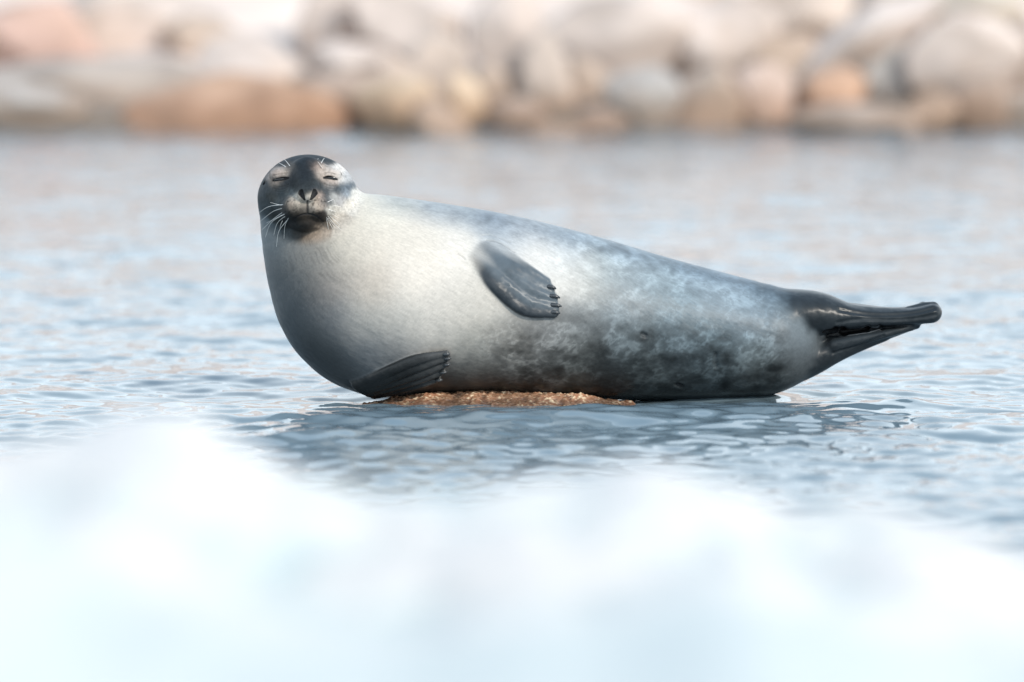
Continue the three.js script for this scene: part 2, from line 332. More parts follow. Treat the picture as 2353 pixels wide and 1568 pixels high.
const onSkin = (px, py, lift = 0, fall = 0) => { const p = surface(px, py) ?? S(px, py, fall); p.addScaledVector(rayOf(px, py).normalize(), -lift); return p; };
function normalAt(p, list = skin, cut = []) { const e = 0.0012, f = (x, y, z) => field(x, y, z, list, cut); return V(f(p.x + e, p.y, p.z) - f(p.x - e, p.y, p.z), f(p.x, p.y + e, p.z) - f(p.x, p.y - e, p.z), f(p.x, p.y, p.z + e) - f(p.x, p.y, p.z - e)).normalize(); }

// upper fore flipper: palm and five digits lying on the flank
const clawSpots = [];
{
  const c = onSkin(1190, 640), n = normalAt(c), lift = 0.012;
  const digits = [
    [[1084, 601], [1139, 660], [1207, 713], [1274, 720], 16, 14.5, 10],
    [[1092, 590], [1150, 644], [1220, 694], [1276, 704], 18, 15, 9],
    [[1106, 577], [1168, 624], [1232, 671], [1273, 684], 19, 15, 9],
    [[1120, 570], [1174, 610], [1232, 648], [1266, 663], 15, 12, 8],
    [[1132, 558], [1178, 594], [1224, 626], [1257, 646], 12, 10, 7],
  ];
  digits.forEach((d, i) => {
    const up = [0.001, 0.001, 0, -0.001, -0.004][i], pts = d.slice(0, 4).map(([x, y], j) => onSkin(x, y, [-0.012, -0.002, 0.003, 0.005][j] + up * (j > 0))), r = [d[4], d[5] * 1.02, d[5] * 0.92, d[6]];
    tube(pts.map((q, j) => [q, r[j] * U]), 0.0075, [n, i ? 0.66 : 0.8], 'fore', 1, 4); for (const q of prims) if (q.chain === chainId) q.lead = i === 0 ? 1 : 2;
    if (i < 4) clawSpots.push([pts[3], pts[3].clone().sub(pts[2]).normalize(), n, [17, 19, 18, 15][i] * U, 5.2 * U]);
  });
}
// lower fore flipper: tucked under the chest, digits to the right
{
  const n = V(-0.05, -0.15, 1).normalize();
  const digits = [
    [[822, 880], [885, 856], [960, 826], [1026, 812], 16, 12, 7],
    [[830, 886], [892, 868], [965, 840], [1028, 822], 17, 13, 8],
    [[840, 892], [900, 878], [968, 856], [1026, 836], 17, 13, 8],
    [[850, 898], [905, 888], [965, 870], [1018, 854], 16, 12, 8],
    [[860, 904], [908, 897], [960, 884], [1008, 872], 14, 11, 7],
  ];
  digits.forEach((d, i) => {
    const pts = d.slice(0, 4).map(([x, y], j) => onSkin(x, y, [-0.005, 0.010, 0.014, 0.013][j], 0.1)), r = [d[4], d[5], d[5], d[6]];
    tube(pts.map((q, j) => [q, r[j] * U]), 0.0045, [n, 0.75], 'fore', 2, 4);
    clawSpots.push([pts[3], pts[3].clone().sub(pts[2]).normalize(), n, 11 * U, 4.4 * U]);
  });
}
// hind flippers: two folded fans, soles together, pointing back
{
  const side = V(0, 0, 1);
  const chain = (pts, k, share) => tube(pts.map((q) => [Z(q[0], q[1], q[2] - 74), q[3] * U]), k, [side, share], 'hind', 3, 5);
  chain([[1822, 722, 0, 58], [1880, 721, 0, 50], [1950, 727, 4, 30], [2030, 728, 6, 22], [2100, 725, 8, 19], [2145, 718, 10, 20]], 0.012, 1.5);
  chain([[1895, 728, 30, 30], [1990, 735, 36, 15], [2080, 732, 32, 12], [2140, 724, 26, 17]], 0.010, 1.0);
  chain([[1960, 714, -20, 15], [2040, 717, -24, 10], [2100, 712, -22, 9], [2122, 703, -20, 10]], 0.010, 1.0);
  chain([[2090, 713, 2, 9], [2124, 704, 4, 9], [2147, 702, 6, 8]], 0.006, 1.0);
  chain([[1796, 838, 0, 50], [1860, 823, 0, 41], [1920, 802, 0, 28], [1990, 782, 2, 17], [2060, 763, 4, 10], [2108, 751, 6, 5]], 0.012, 1.4);
  chain([[1918, 792, 34, 14], [1960, 783, 34, 12], [2030, 769, 28, 8], [2095, 754, 18, 4]], 0.008, 1.0);
  chain([[1850, 850, 8, 18], [1900, 826, 10, 15], [1960, 800, 8, 11], [2030, 775, 8, 6]], 0.010, 1.0);
  chain([[1850, 776, -50, 30], [1930, 766, -50, 22], [2020, 754, -40, 12], [2095, 745, -28, 7]], 0.004, 1.0);
  ell(Z(1884, 776, -54), [13, 12, 10], 0.006, 0.3, 'hind', 3);       // the short tail between them
}
// carved features: nostrils, mouth, lids, ears, folds
const grooves = [];
function carve(c, r, k, turn, dark) { const q = { e: true, ax: c.x, ay: c.y, az: c.z, rx: r[0] * U, ry: r[1] * U, rz: r[2] * U, k, cs: Math.cos(turn), sn: Math.sin(turn), dark, soft: 1.5, chain: ++chainId }; carves.push(q); }
function groove(points, r, depth, k, dark, soft = 2) {
  const mid = S(points[0][0], points[0][1], 0.1), list = prims.filter((q) => primDist(q, mid.x, mid.y, mid.z) < 0.26), fine = new THREE.CatmullRomCurve3(points.map((q) => V(q[0], q[1], 0))), nn = (points.length - 1) * 4;
  if (Array.isArray(r)) { const r0 = r; r = []; for (let i = 0; i <= nn; i++) { const u = i / 4, j = Math.min(r0.length - 2, Math.floor(u)); r.push(lerp(r0[j], r0[j + 1], u - j)); } }
  points = []; for (let i = 0; i <= nn; i++) { const q = fine.getPoint(i / nn); points.push([q.x, q.y]); }
  const pts = points.map(([x, y]) => { const p = surface(x, y, list) ?? S(x, y, 0.1); return p.addScaledVector(rayOf(x, y).normalize(), depth * U); });
  chainId++; for (let i = 0; i < pts.length - 1; i++) { const a = pts[i], b = pts[i + 1]; carves.push({ chain: chainId, ax: a.x, ay: a.y, az: a.z, bx: b.x - a.x, by: b.y - a.y, bz: b.z - a.z, ra: (r[i] ?? r) * U, rb: (r[i + 1] ?? r) * U * 0.999, k, dark, soft }); }
}
{
  groove([[690, 441.5], [694.5, 450], [699.5, 459]], [7.4, 6.0, 2.4], 2.5, 0.0015, 1, 1.4);
  groove([[725, 440.5], [719.5, 450], [714, 458.5]], [7.4, 6.0, 2.4], 2.5, 0.0015, 1, 1.4);
  groove([[706, 462], [706, 476], [706, 490]], 1.9, 0, 0.002, 0.8, 1.2);
  groove([[673, 506], [682, 499], [693, 494], [706, 492], [719, 494], [731, 500], [743, 510]], 1.8, 0.6, 0.0025, 0.9, 1.6);
  groove([[627, 415.5], [636, 413], [646, 411.5], [656, 410.3], [663, 409.5]], [1.2, 2.5, 3.3, 2.7, 1.2], 1.2, 0.0025, 1, 2.2);
  groove([[743, 409], [751, 407.8], [759, 408.4], [767, 410.5], [774, 412.5]], [1.2, 2.8, 3.2, 2.4, 1.2], 1.2, 0.0025, 1, 2.2);
  for (const [dx, dy, r] of [[0, 9, 1.4], [2, 15, 1.2], [3, 20, 1.0]]) {
    groove([[627 + dx, 418 + dy], [640, 421 + dy], [652, 419 + dy], [662 - dx, 415 + dy]], r, 0.2, 0.003, 0.25, 1.5);
    groove([[745 + dx, 413 + dy], [754, 417 + dy], [765, 418 + dy], [775 - dx, 417 + dy]], r, 0.2, 0.003, 0.25, 1.5);
  }
  groove([[628, 404], [645, 400], [660, 398]], 1.1, 0.2, 0.003, 0.2, 1.5);
  groove([[744, 399], [758, 397.5], [773, 402]], 1.1, 0.2, 0.003, 0.2, 1.5);
  carve(onSkin(606.5, 419, 0, 0.06), [3.4, 9, 8], 0.003, 0.2, 0.9); carve(onSkin(785, 397), [2.6, 7, 5], 0.003, -0.25 + 0.5, 0.9);
  groove([[1930, 712], [1985, 722], [2050, 724], [2105, 719], [2146, 709]], [0.8, 1.6, 1.6, 1.6, 0.8], 0.4, 0.008, 0.4, 2);
  groove([[1925, 742], [1985, 733], [2050, 735], [2110, 731], [2150, 724]], [0.8, 1.2, 1.4, 1.2, 0.8], 0.4, 0.008, 0.3, 2);
  groove([[1915, 812], [1970, 795], [2030, 773]], [1.2, 2, 1.2], 0.3, 0.006, 0.35, 2);
  groove([[1902, 764], [1940, 762], [1990, 756], [2060, 750], [2095, 747]], [12, 11, 7, 3.5, 1], 0, 0.004, 1, 3);  // gap between the hind flippers, its shade painted dark
  // creases where the upper flipper meets the flank and a few scars low on the belly
  groove([[1118, 552], [1140, 556], [1162, 566], [1182, 580]], 1.3, 0.2, 0.004, 0.35, 1.5);
  groove([[1108, 541], [1130, 541], [1150, 548], [1172, 558]], 1.1, 0.1, 0.004, 0.2, 1.5);
  groove([[1052, 584], [1062, 590], [1068, 597]], 1.2, 0.1, 0.003, 0.2, 1.5);
  groove([[1645, 815], [1644, 828], [1646, 842]], 3.2, 0, 0.008, 0.55, 5);
  groove([[1556, 884], [1566, 888]], 4.5, 0, 0.006, 0.75, 4);
  groove([[1476, 768], [1483, 771]], 3.6, 0.5, 0.006, 0.45, 5);
}

// the coat: albedo samples at places of the side view, blended; on the far side of the back the coat is dark
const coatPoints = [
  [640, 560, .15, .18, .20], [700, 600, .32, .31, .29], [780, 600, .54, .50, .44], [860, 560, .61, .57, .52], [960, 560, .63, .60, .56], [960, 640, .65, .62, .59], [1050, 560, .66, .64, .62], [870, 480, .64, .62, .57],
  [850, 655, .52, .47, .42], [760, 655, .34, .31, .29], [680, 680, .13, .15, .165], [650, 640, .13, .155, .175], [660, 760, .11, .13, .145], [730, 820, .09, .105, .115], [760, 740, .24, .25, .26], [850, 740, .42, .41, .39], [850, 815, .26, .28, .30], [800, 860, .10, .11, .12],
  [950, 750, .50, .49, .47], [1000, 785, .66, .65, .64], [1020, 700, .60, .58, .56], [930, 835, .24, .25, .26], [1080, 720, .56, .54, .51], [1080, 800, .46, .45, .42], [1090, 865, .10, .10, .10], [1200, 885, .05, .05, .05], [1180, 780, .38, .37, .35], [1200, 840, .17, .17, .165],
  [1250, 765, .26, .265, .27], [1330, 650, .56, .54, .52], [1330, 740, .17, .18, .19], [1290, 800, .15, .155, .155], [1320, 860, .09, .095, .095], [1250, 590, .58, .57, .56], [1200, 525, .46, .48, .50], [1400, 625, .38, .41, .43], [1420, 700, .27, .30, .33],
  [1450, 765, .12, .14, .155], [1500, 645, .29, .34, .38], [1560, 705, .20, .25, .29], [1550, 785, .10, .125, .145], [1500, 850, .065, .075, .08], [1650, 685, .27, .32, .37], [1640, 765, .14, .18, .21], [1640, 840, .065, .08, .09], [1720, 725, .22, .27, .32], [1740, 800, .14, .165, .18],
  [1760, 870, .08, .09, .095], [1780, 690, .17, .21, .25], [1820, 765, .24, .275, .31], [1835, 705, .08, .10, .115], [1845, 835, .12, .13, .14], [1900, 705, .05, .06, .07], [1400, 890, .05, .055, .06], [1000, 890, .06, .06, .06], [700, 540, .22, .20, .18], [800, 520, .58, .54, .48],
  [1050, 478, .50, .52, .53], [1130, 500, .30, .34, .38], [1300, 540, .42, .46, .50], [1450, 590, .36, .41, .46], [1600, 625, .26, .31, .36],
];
const facePoints = [
  [900, 160, .05, .07, .09], [1010, 190, .045, .062, .078], [900, 225, .04, .055, .07], [760, 230, .04, .055, .07], [650, 180, .05, .07, .09], [840, 400, .035, .045, .055], [900, 400, .04, .05, .06], [760, 555, .04, .05, .055], [850, 555, .04, .05, .055], [655, 590, .06, .07, .075], [955, 590, .06, .075, .085], [230, 480, .08, .10, .11], [260, 720, .09, .11, .12], [620, 500, .05, .06, .07],
  [800, 180, .05, .07, .09], [500, 250, .045, .06, .075], [1100, 230, .045, .062, .078], [800, 330, .035, .045, .055], [800, 480, .035, .045, .055], [650, 400, .05, .06, .07], [300, 360, .055, .065, .075], [230, 600, .09, .11, .125], [230, 850, .09, .115, .13], [330, 560, .075, .09, .10],
  [450, 600, .06, .07, .08], [560, 560, .05, .06, .07], [480, 385, .46, .38, .33], [570, 372, .36, .31, .27], [400, 425, .28, .23, .20], [440, 500, .22, .18, .15], [440, 560, .09, .10, .10], [600, 310, .12, .11, .10], [1000, 380, .50, .42, .36], [1080, 370, .50, .43, .38], [1150, 390, .50, .43, .38],
  [960, 330, .26, .20, .17], [900, 285, .10, .085, .08], [1180, 330, .64, .60, .56], [1220, 450, .56, .53, .50], [1290, 460, .40, .40, .40], [1150, 490, .50, .40, .34], [1060, 485, .40, .33, .28], [1100, 550, .20, .20, .20], [1000, 560, .06, .09, .11], [1200, 560, .09, .12, .14], [1320, 560, .11, .14, .17],
  [1300, 640, .20, .23, .26], [1200, 620, .11, .13, .15], [1160, 690, .46, .45, .43], [1250, 720, .34, .33, .33], [1060, 640, .055, .08, .10], [1090, 740, .11, .13, .14], [1150, 850, .50, .47, .42], [1210, 960, .48, .43, .37], [1330, 760, .60, .56, .50], [1420, 640, .60, .58, .54],
  [690, 540, .05, .06, .065], [920, 540, .05, .06, .065], [805, 600, .09, .10, .10], [645, 640, .16, .18, .18], [700, 720, .58, .52, .44], [640, 760, .34, .27, .21], [740, 780, .42, .37, .31], [880, 740, .58, .52, .45], [980, 680, .46, .36, .30], [960, 770, .54, .44, .35], [1030, 760, .20, .17, .15],
  [850, 820, .22, .19, .16], [700, 840, .15, .13, .11], [800, 860, .08, .075, .07], [580, 720, .09, .11, .12], [520, 640, .06, .085, .10], [480, 760, .11, .13, .14], [560, 830, .08, .08, .08], [400, 700, .085, .095, .095], [330, 800, .10, .12, .13], [420, 900, .075, .085, .085], [700, 920, .04, .035, .03],
  [800, 930, .10, .075, .055], [900, 940, .09, .07, .055], [800, 1010, .05, .045, .04], [680, 1020, .05, .047, .045], [900, 1040, .055, .048, .042], [560, 980, .035, .035, .035], [1020, 950, .06, .05, .045], [1080, 1040, .20, .17, .14], [800, 1120, .10, .085, .07], [700, 1130, .08, .08, .075],
  [950, 1110, .28, .22, .17], [1050, 1120, .46, .38, .31], [850, 1200, .22, .17, .13], [950, 1200, .42, .33, .26], [600, 1150, .10, .12, .13], [400, 1100, .11, .135, .15], [300, 1000, .13, .16, .18], [1200, 1100, .58, .52, .45],
].map(([a, b, ...c]) => [...face(a, b), ...c.map((v) => v * lerp(0.36, 1, sstep(0.10, 0.26, Math.max(...c))) * lerp(1, 0.74, sstep(0.28, 0.4, Math.max(...c)) * (a < 1130 ? 1 : 0.5)))]);
function blend(points, x, y, s) { let w = 0, r = 0, g = 0, b = 0; for (const p of points) { const dx = p[0] - x, dy = p[1] - y, q = Math.exp(-(dx * dx + dy * dy) * s) + 1e-12; w += q; r += q * p[2]; g += q * p[3]; b += q * p[4]; } return [r / w, g / w, b / w]; }
function cells(x, y, z) {             // cell pattern: how near to a border between two cells
  const ix = Math.floor(x), iy = Math.floor(y), iz = Math.floor(z); let a = 9, b = 9;
  for (let k = -1; k <= 1; k++) for (let j = -1; j <= 1; j++) for (let i = -1; i <= 1; i++) {
    const cx = ix + i, cy = iy + j, cz = iz + k, dx = cx + hash3(cx, cy, cz) - x, dy = cy + hash3(cx + 71, cy, cz) - y, dz = cz + hash3(cx, cy + 37, cz) - z, d = dx * dx + dy * dy + dz * dz;
    if (d < a) { b = a; a = d; } else if (d < b) b = d;
  }
  return Math.sqrt(b) - Math.sqrt(a);
}
const out4 = [0, 0, 0, 0];
function coat(x, y, z, kind) {
  const sx = x / U + 1176.5, sy = 915 - (y - 0.087 * z) / U;       // side-view measures
  // warp so that no edge of the pattern is straight
  const wx = sx + 16 * fbm(x * 14, y * 14, z * 14, 3), wy = sy + 16 * fbm(x * 14 + 9, y * 14, z * 14, 3);
  let c = blend(coatPoints, wx, wy, 1 / (2 * 36 * 36));
  const crest = sx < 1000 ? 443 + (sx - 850) * 0.153 : sx < 1300 ? 466 + (sx - 1000) * 0.213 : 530 + (sx - 1300) * 0.275, ridge = sstep(lerp(70, 48, sstep(1200, 1400, sx)), 4, sy - crest + 14 * fbm(x * 16, y * 16, z * 16 + 3, 3)) * sstep(820, 930, sx);
  for (let i = 0; i < 3; i++) c[i] *= [0.90, 0.885, 0.86][i] * (1 - ridge * [0.42, 0.38, 0.34][i]) * lerp(1, [0.93, 0.97, 0.97][i], sstep(1200, 1400, sx));
  const rear = lerp(1, 0.93, sstep(1280, 1480, sx)), shade = lerp(1, 0.55, sstep(860, 700, sx) * sstep(520, 640, sy)) * lerp(1, 0.7, sstep(700, 840, sy));  // grey coat of the left chest and belly, with shade painted in
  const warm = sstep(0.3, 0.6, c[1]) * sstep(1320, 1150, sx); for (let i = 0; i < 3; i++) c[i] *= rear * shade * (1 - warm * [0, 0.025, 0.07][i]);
  const headW = sstep(1.12, 0.9, Math.hypot((sx - 712) / 122, (sy - 448) / 112));
  if (headW > 0) { const f = blend(facePoints, sx + 2.5 * noise(x * 130, y * 130, z * 130), sy + 2.5 * noise(x * 130 + 5, y * 130, z * 130), 1 / (2 * 7.5 * 7.5)); for (let i = 0; i < 3; i++) c[i] = lerp(c[i], f[i], headW); }
  let rough = lerp(lerp(0.42, 0.5, sstep(0.1, 0.5, c[1])), 0.68, headW);
  // spots and rings: a net of pale lines over the darker rear and lower flank, faint flecks on the back
  const flank = sstep(1180, 1420, sx) * sstep(1850, 1790, sx), low = sstep(690, 800, sy) * sstep(1060, 1200, sx) * sstep(1840, 1780, sx);
  const net = Math.pow(1 - Math.min(1, Math.abs(fbm(x * 46 + 2, y * 60, z * 46, 4)) * 3.4), 2), blot = fbm(x * 30, y * 42, z * 30 + 8, 5);
  const m = Math.max(flank * 0.32, low * 0.9);
  const wob = 0.9 * fbm(x * 70, y * 70, z * 70, 3), ring = m > 0.03 ? sstep(0.30, 0.02, cells(x * 40 + wob, y * 52 + wob, z * 40 - wob)) * sstep(-0.25, 0.35, blot + 0.5 * noise(x * 55, y * 55, z * 55)) : 0;
  let gain = 1 + m * (0.85 * ring + 0.2 * net + 1.1 * blot - 0.2) + 0.10 * fbm(x * 9, y * 9, z * 9, 3);
  const back = sstep(40, 0, sy - (440 + Math.max(0, sx - 850) * 0.272)) * sstep(840, 940, sx);
  gain *= 1 + back * 0.4 * fbm(x * 60, y * 90, z * 40, 3);
  // hair: fine streaks that run back and down
  const ux = (x * 0.86 - y * 0.5), uy = (x * 0.5 + y * 0.86);
  gain *= 1 + (kind === 'fore' || kind === 'hind' ? 0.10 : 0.10) * noise(ux * 90, uy * 520, z * 300) * (1 - headW * 0.4) + 0.09 * noise(x * 420, y * 420, z * 420);
  if (headW > 0.2) gain *= 1 + 0.5 * headW * fbm(x * 300, y * 210, z * 210, 3) - 0.55 * headW * sstep(1.1, 0.7, Math.hypot((Math.abs(sx - 706) - 32) / 30, (sy - 478) / 22)) * sstep(0.1, 0.5, noise(x * 330, y * 330, 3.3));
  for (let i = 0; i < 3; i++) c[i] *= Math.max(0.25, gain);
  // wet hair parted in dark lines under the chin
  const tx = sx - 740, ty = sy - 600, thr = sstep(1, 0.45, Math.hypot(tx / 100, ty / 78)) * sstep(525, 550, sy);
  if (thr > 0) { const q = noise((sx - (sy - 520) * (0.3 + (sx - 700) * 0.004) + 3 * noise(sx * 0.06, sy * 0.06, 5)) * 0.42, sy * 0.022, 3.3), ln = sstep(0.12, 0.35, q) * sstep(-0.3, 0.2, noise(sx * 0.035, sy * 0.05, 8)); for (let i = 0; i < 3; i++) c[i] *= 1 - 0.2 * thr * ln; }
  // dark back beyond the crest
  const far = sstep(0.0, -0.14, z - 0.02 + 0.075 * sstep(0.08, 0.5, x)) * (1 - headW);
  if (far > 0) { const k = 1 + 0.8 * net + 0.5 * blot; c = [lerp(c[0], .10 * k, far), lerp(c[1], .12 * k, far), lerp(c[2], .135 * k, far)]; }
  out4[0] = c[0]; out4[1] = c[1]; out4[2] = c[2]; out4[3] = rough; return out4;
}

function ruler(lo, hi, coarse, fine, a, b) { const q = []; for (let t = lo; t < hi;) { q.push(t); const e = Math.min(1, Math.max(0, Math.max(a - t, t - b)) / 0.03); t += lerp(fine, coarse, e); } q.push(hi); return Float64Array.from(q); }
function skinGeometry() {
  const lo = S(585, 345, 0), hi = S(2175, 925, 0);
  const X = ruler(lo.x - 0.012, hi.x + 0.03, 0.0029, 0.0015, S(596, 0, 0).x, S(825, 0, 0).x), Y = ruler(-0.055, lo.y + 0.03, 0.0029, 0.0015, S(700, 545, 0.1).y, lo.y), Zs = ruler(-0.27, 0.275, 0.0031, 0.0017, 0.07, 0.225);
  const nx = X.length, ny = Y.length, nz = Zs.length, F = new Float32Array(nx * ny * nz), B = 8, sy_ = nx, sz_ = nx * ny;
  for (let bz = 0; bz < nz; bz += B - 0) for (let by = 0; by < ny; by += B) for (let bx = 0; bx < nx; bx += B) {
    const ex = Math.min(nx - 1, bx + B - 1), ey = Math.min(ny - 1, by + B - 1), ez = Math.min(nz - 1, bz + B - 1);
    const cx = (X[bx] + X[ex]) / 2, cy = (Y[by] + Y[ey]) / 2, cz = (Zs[bz] + Zs[ez]) / 2, R = Math.hypot(X[ex] - X[bx], Y[ey] - Y[by], Zs[ez] - Zs[bz]) / 2;
    const ds = []; let dm = 1e3; for (const q of prims) { const d = primDist(q, cx, cy, cz); ds.push(d); if (d < dm) dm = d; }
    if (dm > R * 1.7 + 0.012 || dm < -(R * 1.7 + 0.03)) { const v = dm > 0 ? 1 : -1; for (let k = bz; k <= ez; k++) for (let j = by; j <= ey; j++) F.fill(v, k * sz_ + j * sy_ + bx, k * sz_ + j * sy_ + ex + 1); continue; }
    const list = prims.filter((q, i) => ds[i] < dm + R * 3.4 + 0.03), cut = carves.filter((q) => primDist(q, cx, cy, cz) < R * 1.7 + 0.012);
    for (let k = bz; k <= ez; k++) for (let j = by; j <= ey; j++) for (let i = bx; i <= ex; i++) F[k * sz_ + j * sy_ + i] = field(X[i], Y[j], Zs[k], list, cut);
  }
  const pos = [], idx = [], at = new Int32Array(nx * ny * nz).fill(-1);
  const off = [0, 1, sy_, sy_ + 1, sz_, sz_ + 1, sz_ + sy_, sz_ + sy_ + 1], edges = [[0, 1], [2, 3], [4, 5], [6, 7], [0, 2], [1, 3], [4, 6], [5, 7], [0, 4], [1, 5], [2, 6], [3, 7]];
  const quad = (a, b, c, d, flip) => { if (a < 0 || b < 0 || c < 0 || d < 0) return; if (flip) idx.push(a, c, b, a, d, c); else idx.push(a, b, c, a, c, d); };
  for (let k = 0; k < nz - 1; k++) for (let j = 0; j < ny - 1; j++) for (let i = 0; i < nx - 1; i++) {
    const o = k * sz_ + j * sy_ + i; let mask = 0; for (let c = 0; c < 8; c++) if (F[o + off[c]] < 0) mask |= 1 << c;
    if (mask === 0 || mask === 255) continue;
    let x = 0, y = 0, z = 0, n = 0;
    for (const [a, b] of edges) { const fa = F[o + off[a]], fb = F[o + off[b]]; if ((fa < 0) === (fb < 0)) continue; const t = fa / (fa - fb); x += lerp(X[i + (a & 1)], X[i + (b & 1)], t); y += lerp(Y[j + (a >> 1 & 1)], Y[j + (b >> 1 & 1)], t); z += lerp(Zs[k + (a >> 2)], Zs[k + (b >> 2)], t); n++; }
    at[o] = pos.length / 3; pos.push(x / n, y / n, z / n);
    const f0 = F[o] < 0;
    if (j > 0 && k > 0 && f0 !== (F[o + 1] < 0)) quad(at[o], at[o - sy_], at[o - sy_ - sz_], at[o - sz_], !f0);
    if (i > 0 && k > 0 && f0 !== (F[o + sy_] < 0)) quad(at[o], at[o - sz_], at[o - sz_ - 1], at[o - 1], !f0);
    if (i > 0 && j > 0 && f0 !== (F[o + sz_] < 0)) quad(at[o], at[o - 1], at[o - 1 - sy_], at[o - sy_], !f0);
  }
  const n = pos.length / 3, P = Float32Array.from(pos), N = new Float32Array(n * 3), C = new Float32Array(n * 3), T = new Float32Array(n * 2), e = 0.0011;
  let out = 0;
  for (let i = 0; i < n; i++) {
    const x = P[i * 3], y = P[i * 3 + 1], z = P[i * 3 + 2];
    let dm = 1e3, who = null; const ds = prims.map((q) => { const d = primDist(q, x, y, z); if (d < dm) { dm = d; who = q; } return d; });
    const list = prims.filter((q, k) => ds[k] < dm + 0.03), cut = []; let dark = 0;
    for (const q of carves) { const d = primDist(q, x, y, z); if (d < 0.016) { cut.push(q); dark = Math.max(dark, q.dark * sstep(q.soft * U, -0.2 * U, d)); } }
    let gx = field(x + e, y, z, list, cut) - field(x - e, y, z, list, cut), gy = field(x, y + e, z, list, cut) - field(x, y - e, z, list, cut), gz = field(x, y, z + e, list, cut) - field(x, y, z - e, list, cut);
    let l = 1 / Math.hypot(gx, gy, gz); gx *= l; gy *= l; gz *= l;
    // fur: a slight unevenness of the surface along the hair
    const ux = x * 0.86 - y * 0.5, uy = x * 0.5 + y * 0.86, fur = who.tagName === 'hind' || who.tagName === 'fore' ? 0.05 : 0.10;
    const h1 = noise(ux * 110, uy * 480, z * 330), h2 = noise(ux * 40 + 9, uy * 150, z * 120), h3 = noise(ux * 14, uy * 40 + 3, z * 40);
    gx += fur * h1 * 0.7 + 0.05 * h2; gy += fur * h1 + 0.05 * h2 + 0.03 * h3; gz += fur * h2 * 0.6;
    l = 1 / Math.hypot(gx, gy, gz); N[i * 3] = gx * l; N[i * 3 + 1] = gy * l; N[i * 3 + 2] = gz * l;
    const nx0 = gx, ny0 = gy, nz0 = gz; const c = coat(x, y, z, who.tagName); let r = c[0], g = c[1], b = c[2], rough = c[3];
    field(x, y, z, list, []); const fl = Math.max(sstep(-0.002, 0.005, limb[0] - limb[1]) * sstep(1040, 1118, x / U + 1176 - Math.max(0, 560 - (915 - y / U)) * 0.9 + 9 * noise(x * 50, y * 50, 2)), sstep(-0.002, 0.004, limb[0] - limb[2]), sstep(-0.010, 0.018, limb[0] - limb[3] + 0.006 * noise(x * 70, y * 70, z * 70)));
    if (fl > 0) {
      const dLead = [1, 1, 1]; for (let k = 0; k < ds.length; k++) { const w = prims[k].lead; if (w && ds[k] < dLead[w]) dLead[w] = ds[k]; }  // leading digit painted darker, the shade of its rounded edge put into the colour
      const fq = who.tagName === 'fore' ? 0.75 : 0.1, a1 = fbm(ux * 26, uy * 60, z * 40, 3), a2 = fbm(ux * 26 + 31, uy * 60, z * 40, 3), a3 = noise(ux * 160, uy * 260, z * 200);
      const ax = nx0 + fl * fq * (0.20 * a1) + 0.09 * a3 * fl, ay = ny0 + fl * fq * (0.28 * a2) + 0.12 * a3 * fl, az = nz0, al = 1 / Math.hypot(ax, ay, az); N[i * 3] = ax * al; N[i * 3 + 1] = ay * al; N[i * 3 + 2] = az * al;
      const hindness = sstep(1700, 1800, x / U + 1176), lower = limb[2] < limb[1] && hindness < 0.5 ? 1 : 0, k = 1 + 0.35 * fbm(x * 40, y * 40, z * 40, 3);
      const base = hindness > 0.5 ? [.022, .027, .031] : lower > 0.5 ? [.022, .024, .025].map((q) => q + 0.035 * sstep(930, 1020, x / U + 1176)) : [.088, .108, .125].map((q, c) => lerp([.036, .043, .05][c], q, sstep(-0.006, 0.007, dLead[1] - dLead[2])));  // lower flipper: shadow painted in at the base, lit tips painted lighter
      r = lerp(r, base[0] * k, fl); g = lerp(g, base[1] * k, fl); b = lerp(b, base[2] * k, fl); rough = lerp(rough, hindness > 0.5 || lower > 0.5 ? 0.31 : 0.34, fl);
    }
    const wet = sstep(0.05, 0.0, y + 0.012 * noise(x * 30, 1, z * 30)); r *= 1 - 0.45 * wet; g *= 1 - 0.45 * wet; b *= 1 - 0.45 * wet; rough = lerp(rough, 0.25, wet);
    r = lerp(r, 0.012, dark); g = lerp(g, 0.012, dark); b = lerp(b, 0.013, dark);  // carved creases and the flipper gap: their shade is painted into the colour
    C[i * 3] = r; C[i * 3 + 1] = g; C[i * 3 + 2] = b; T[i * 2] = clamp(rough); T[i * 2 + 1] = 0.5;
  }
  // outward winding
  { let s = 0; for (let t = 0; t < idx.length; t += 3 * 997) { const a = idx[t] * 3, b = idx[t + 1] * 3, c = idx[t + 2] * 3; const e1 = [P[b] - P[a], P[b + 1] - P[a + 1], P[b + 2] - P[a + 2]], e2 = [P[c] - P[a], P[c + 1] - P[a + 1], P[c + 2] - P[a + 2]]; s += Math.sign((e1[1] * e2[2] - e1[2] * e2[1]) * N[a] + (e1[2] * e2[0] - e1[0] * e2[2]) * N[a + 1] + (e1[0] * e2[1] - e1[1] * e2[0]) * N[a + 2]); }
    if (s < 0) for (let t = 0; t < idx.length; t += 3) { const q = idx[t + 1]; idx[t + 1] = idx[t + 2]; idx[t + 2] = q; } }
  const g = new THREE.BufferGeometry();
  g.setAttribute('position', new THREE.BufferAttribute(P, 3)); g.setAttribute('normal', new THREE.BufferAttribute(N, 3)); g.setAttribute('color', new THREE.BufferAttribute(C, 3)); g.setAttribute('uv', new THREE.BufferAttribute(T, 2)); g.setIndex(idx);
  console.log('skin', n, 'vertices', idx.length / 3, 'triangles', nx, ny, nz);
  return g;
}
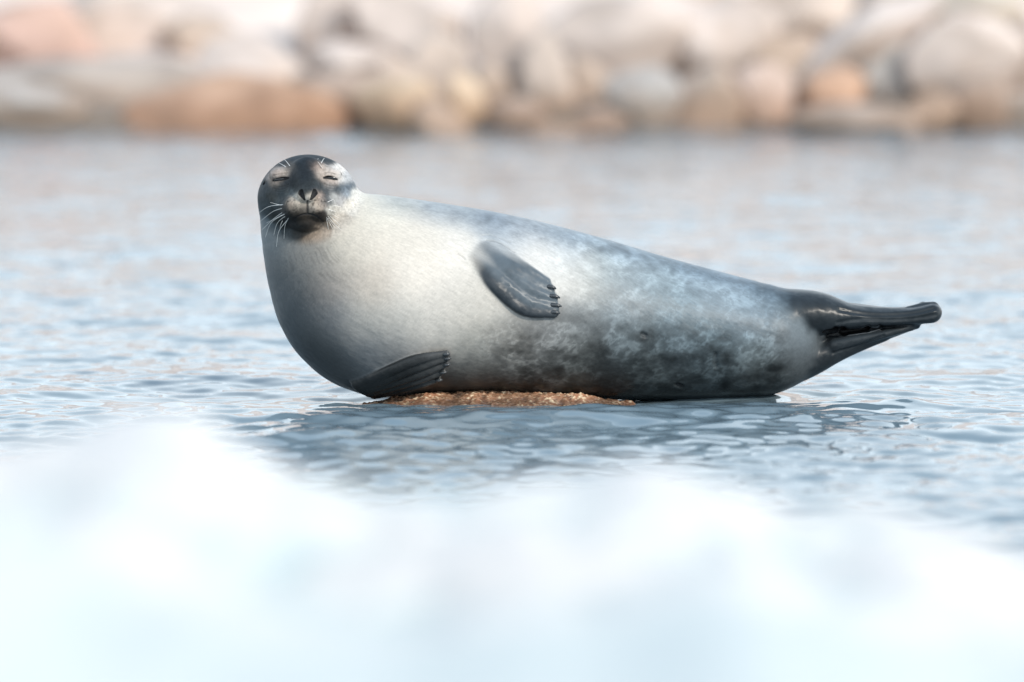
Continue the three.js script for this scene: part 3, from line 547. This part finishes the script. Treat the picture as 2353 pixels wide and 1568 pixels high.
{
  const W = 64, d = new Uint8Array(W * 4); for (let i = 0; i < W; i++) { const v = Math.round(255 * (i + 0.5) / W); d.set([v, v, v, 255], i * 4); }
  const ramp = new THREE.DataTexture(d, W, 1); ramp.magFilter = THREE.LinearFilter; ramp.wrapS = ramp.wrapT = THREE.ClampToEdgeWrapping; ramp.needsUpdate = true;
  const m = new THREE.MeshPhysicalMaterial({ vertexColors: true, roughness: 1, roughnessMap: ramp, ior: 1.45, specularIntensity: 0.5 });
  mesh('body', skinGeometry(), m, seal);
}
// tapering tube along points, with a rounded tip
function spike(points, r0, r1, sides = 6, steps = 10, blunt = false) {
  const c = new THREE.CatmullRomCurve3(points), g = new THREE.TubeGeometry(c, steps, 1, sides, false), p = g.attributes.position, v = V(0, 0, 0);
  for (let i = 0; i <= steps; i++) { const t = i / steps, q = c.getPointAt(t), r = blunt ? lerp(r0, r1, t) * Math.sqrt(Math.max(0.02, 1 - Math.pow(t, 5))) : lerp(r0, r1, t); for (let j = 0; j <= sides; j++) { const k = i * (sides + 1) + j; v.fromBufferAttribute(p, k).sub(q).multiplyScalar(r).add(q); p.setXYZ(k, v.x, v.y, v.z); } }
  return g;
}
// claws
{
  const m = new THREE.MeshPhysicalMaterial({ color: new THREE.Color().setRGB(0.05, 0.055, 0.06), roughness: 0.25 });
  for (const [p, d, n, len, r] of clawSpots) {
    const a = p.clone().addScaledVector(d, -0.5 * len).addScaledVector(n, 0.004);
    const right = d.clone().lerp(V(1, -0.08, 0.0), 0.45).normalize();
    const g = spike([a, a.clone().addScaledVector(right, len * 0.5).addScaledVector(n, 0.0035), a.clone().addScaledVector(right, len).addScaledVector(n, 0.0015), a.clone().addScaledVector(right, len * 1.25).addScaledVector(n, -0.002)], r, r * 0.62, 8, 14, true);
    mesh('claw', g, m, seal);
  }
}
// eyes: dark balls behind the nearly closed lids
{
  const m = new THREE.MeshPhysicalMaterial({ color: new THREE.Color().setRGB(0.01, 0.01, 0.011), roughness: 0.12 });
  for (const [x, y, t] of [[646, 412, 0.12], [758, 409.5, -0.06]]) { const p = onSkin(x, y, -0.0105), g = new THREE.SphereGeometry(1, 24, 16); g.scale(17 * U, 8 * U, 9 * U); g.rotateZ(t); const o = mesh('eye', g, m, seal); o.position.copy(p); }
}
// whiskers on the muzzle and above the eyes
{
  const m = new THREE.MeshStandardMaterial({ color: new THREE.Color().setRGB(0.78, 0.76, 0.72), roughness: 0.4 }), all = prims.slice();
  const sets = [
    [[560, 760], [330, 790], [215, 860]], [[540, 800], [380, 850], [232, 965]], [[560, 820], [400, 930], [245, 1075]], [[540, 870], [350, 1000], [287, 1165]], [[570, 880], [430, 1000], [390, 1140]], [[550, 960], [450, 1100], [423, 1280]], [[575, 920], [525, 1040], [515, 1185]], [[600, 830], [460, 910], [300, 990]], [[500, 960], [480, 1000], [465, 1055]], [[590, 780], [470, 770], [350, 740]],
    [[1000, 860], [1040, 960], [1060, 1070]], [[1020, 880], [1090, 980], [1140, 1050]], [[1040, 870], [1130, 950], [1200, 1010]], [[1060, 850], [1140, 900], [1190, 930]], [[1050, 820], [1110, 840], [1150, 850]], [[1060, 790], [1150, 780], [1215, 795]], [[1050, 900], [1130, 1000], [1215, 1075]], [[1030, 910], [1080, 1000], [1110, 1060]], [[1040, 740], [1090, 715], [1120, 700]],
  ];
  for (const s of sets) {
    const pts = s.map(([a, b], i) => { const [x, y] = face(a, b), p = surface(x, y, all) ?? S(x, y, 0.075); return p.addScaledVector(rayOf(x, y).normalize(), [0.002, -0.011, -0.006][i]); });
    if (pts[2].z < pts[1].z - 0.06) pts[2].addScaledVector(rayOf(...face(...s[2])).normalize(), (pts[2].z - pts[1].z + 0.04));
    mesh('whisker', spike(pts, 0.0007, 0.0003, 5, 12), m, seal);
  }
  for (const s of [[[590, 295], [525, 215]], [[560, 320], [455, 255]], [[890, 275], [915, 200]], [[900, 285], [935, 200]], [[960, 280], [1010, 195]], [[990, 325], [930, 240]]]) {
    const pts = s.map(([a, b], i) => onSkin(...face(a, b), i ? 0.016 : -0.002, 0.02)); pts.splice(1, 0, pts[0].clone().lerp(pts[1], 0.5).add(V(0, 0.001, 0.004)));
    mesh('brow_whisker', spike(pts, 0.0007, 0.0003, 5, 8), m, seal);
  }
}
renderer.render(scene, camera);
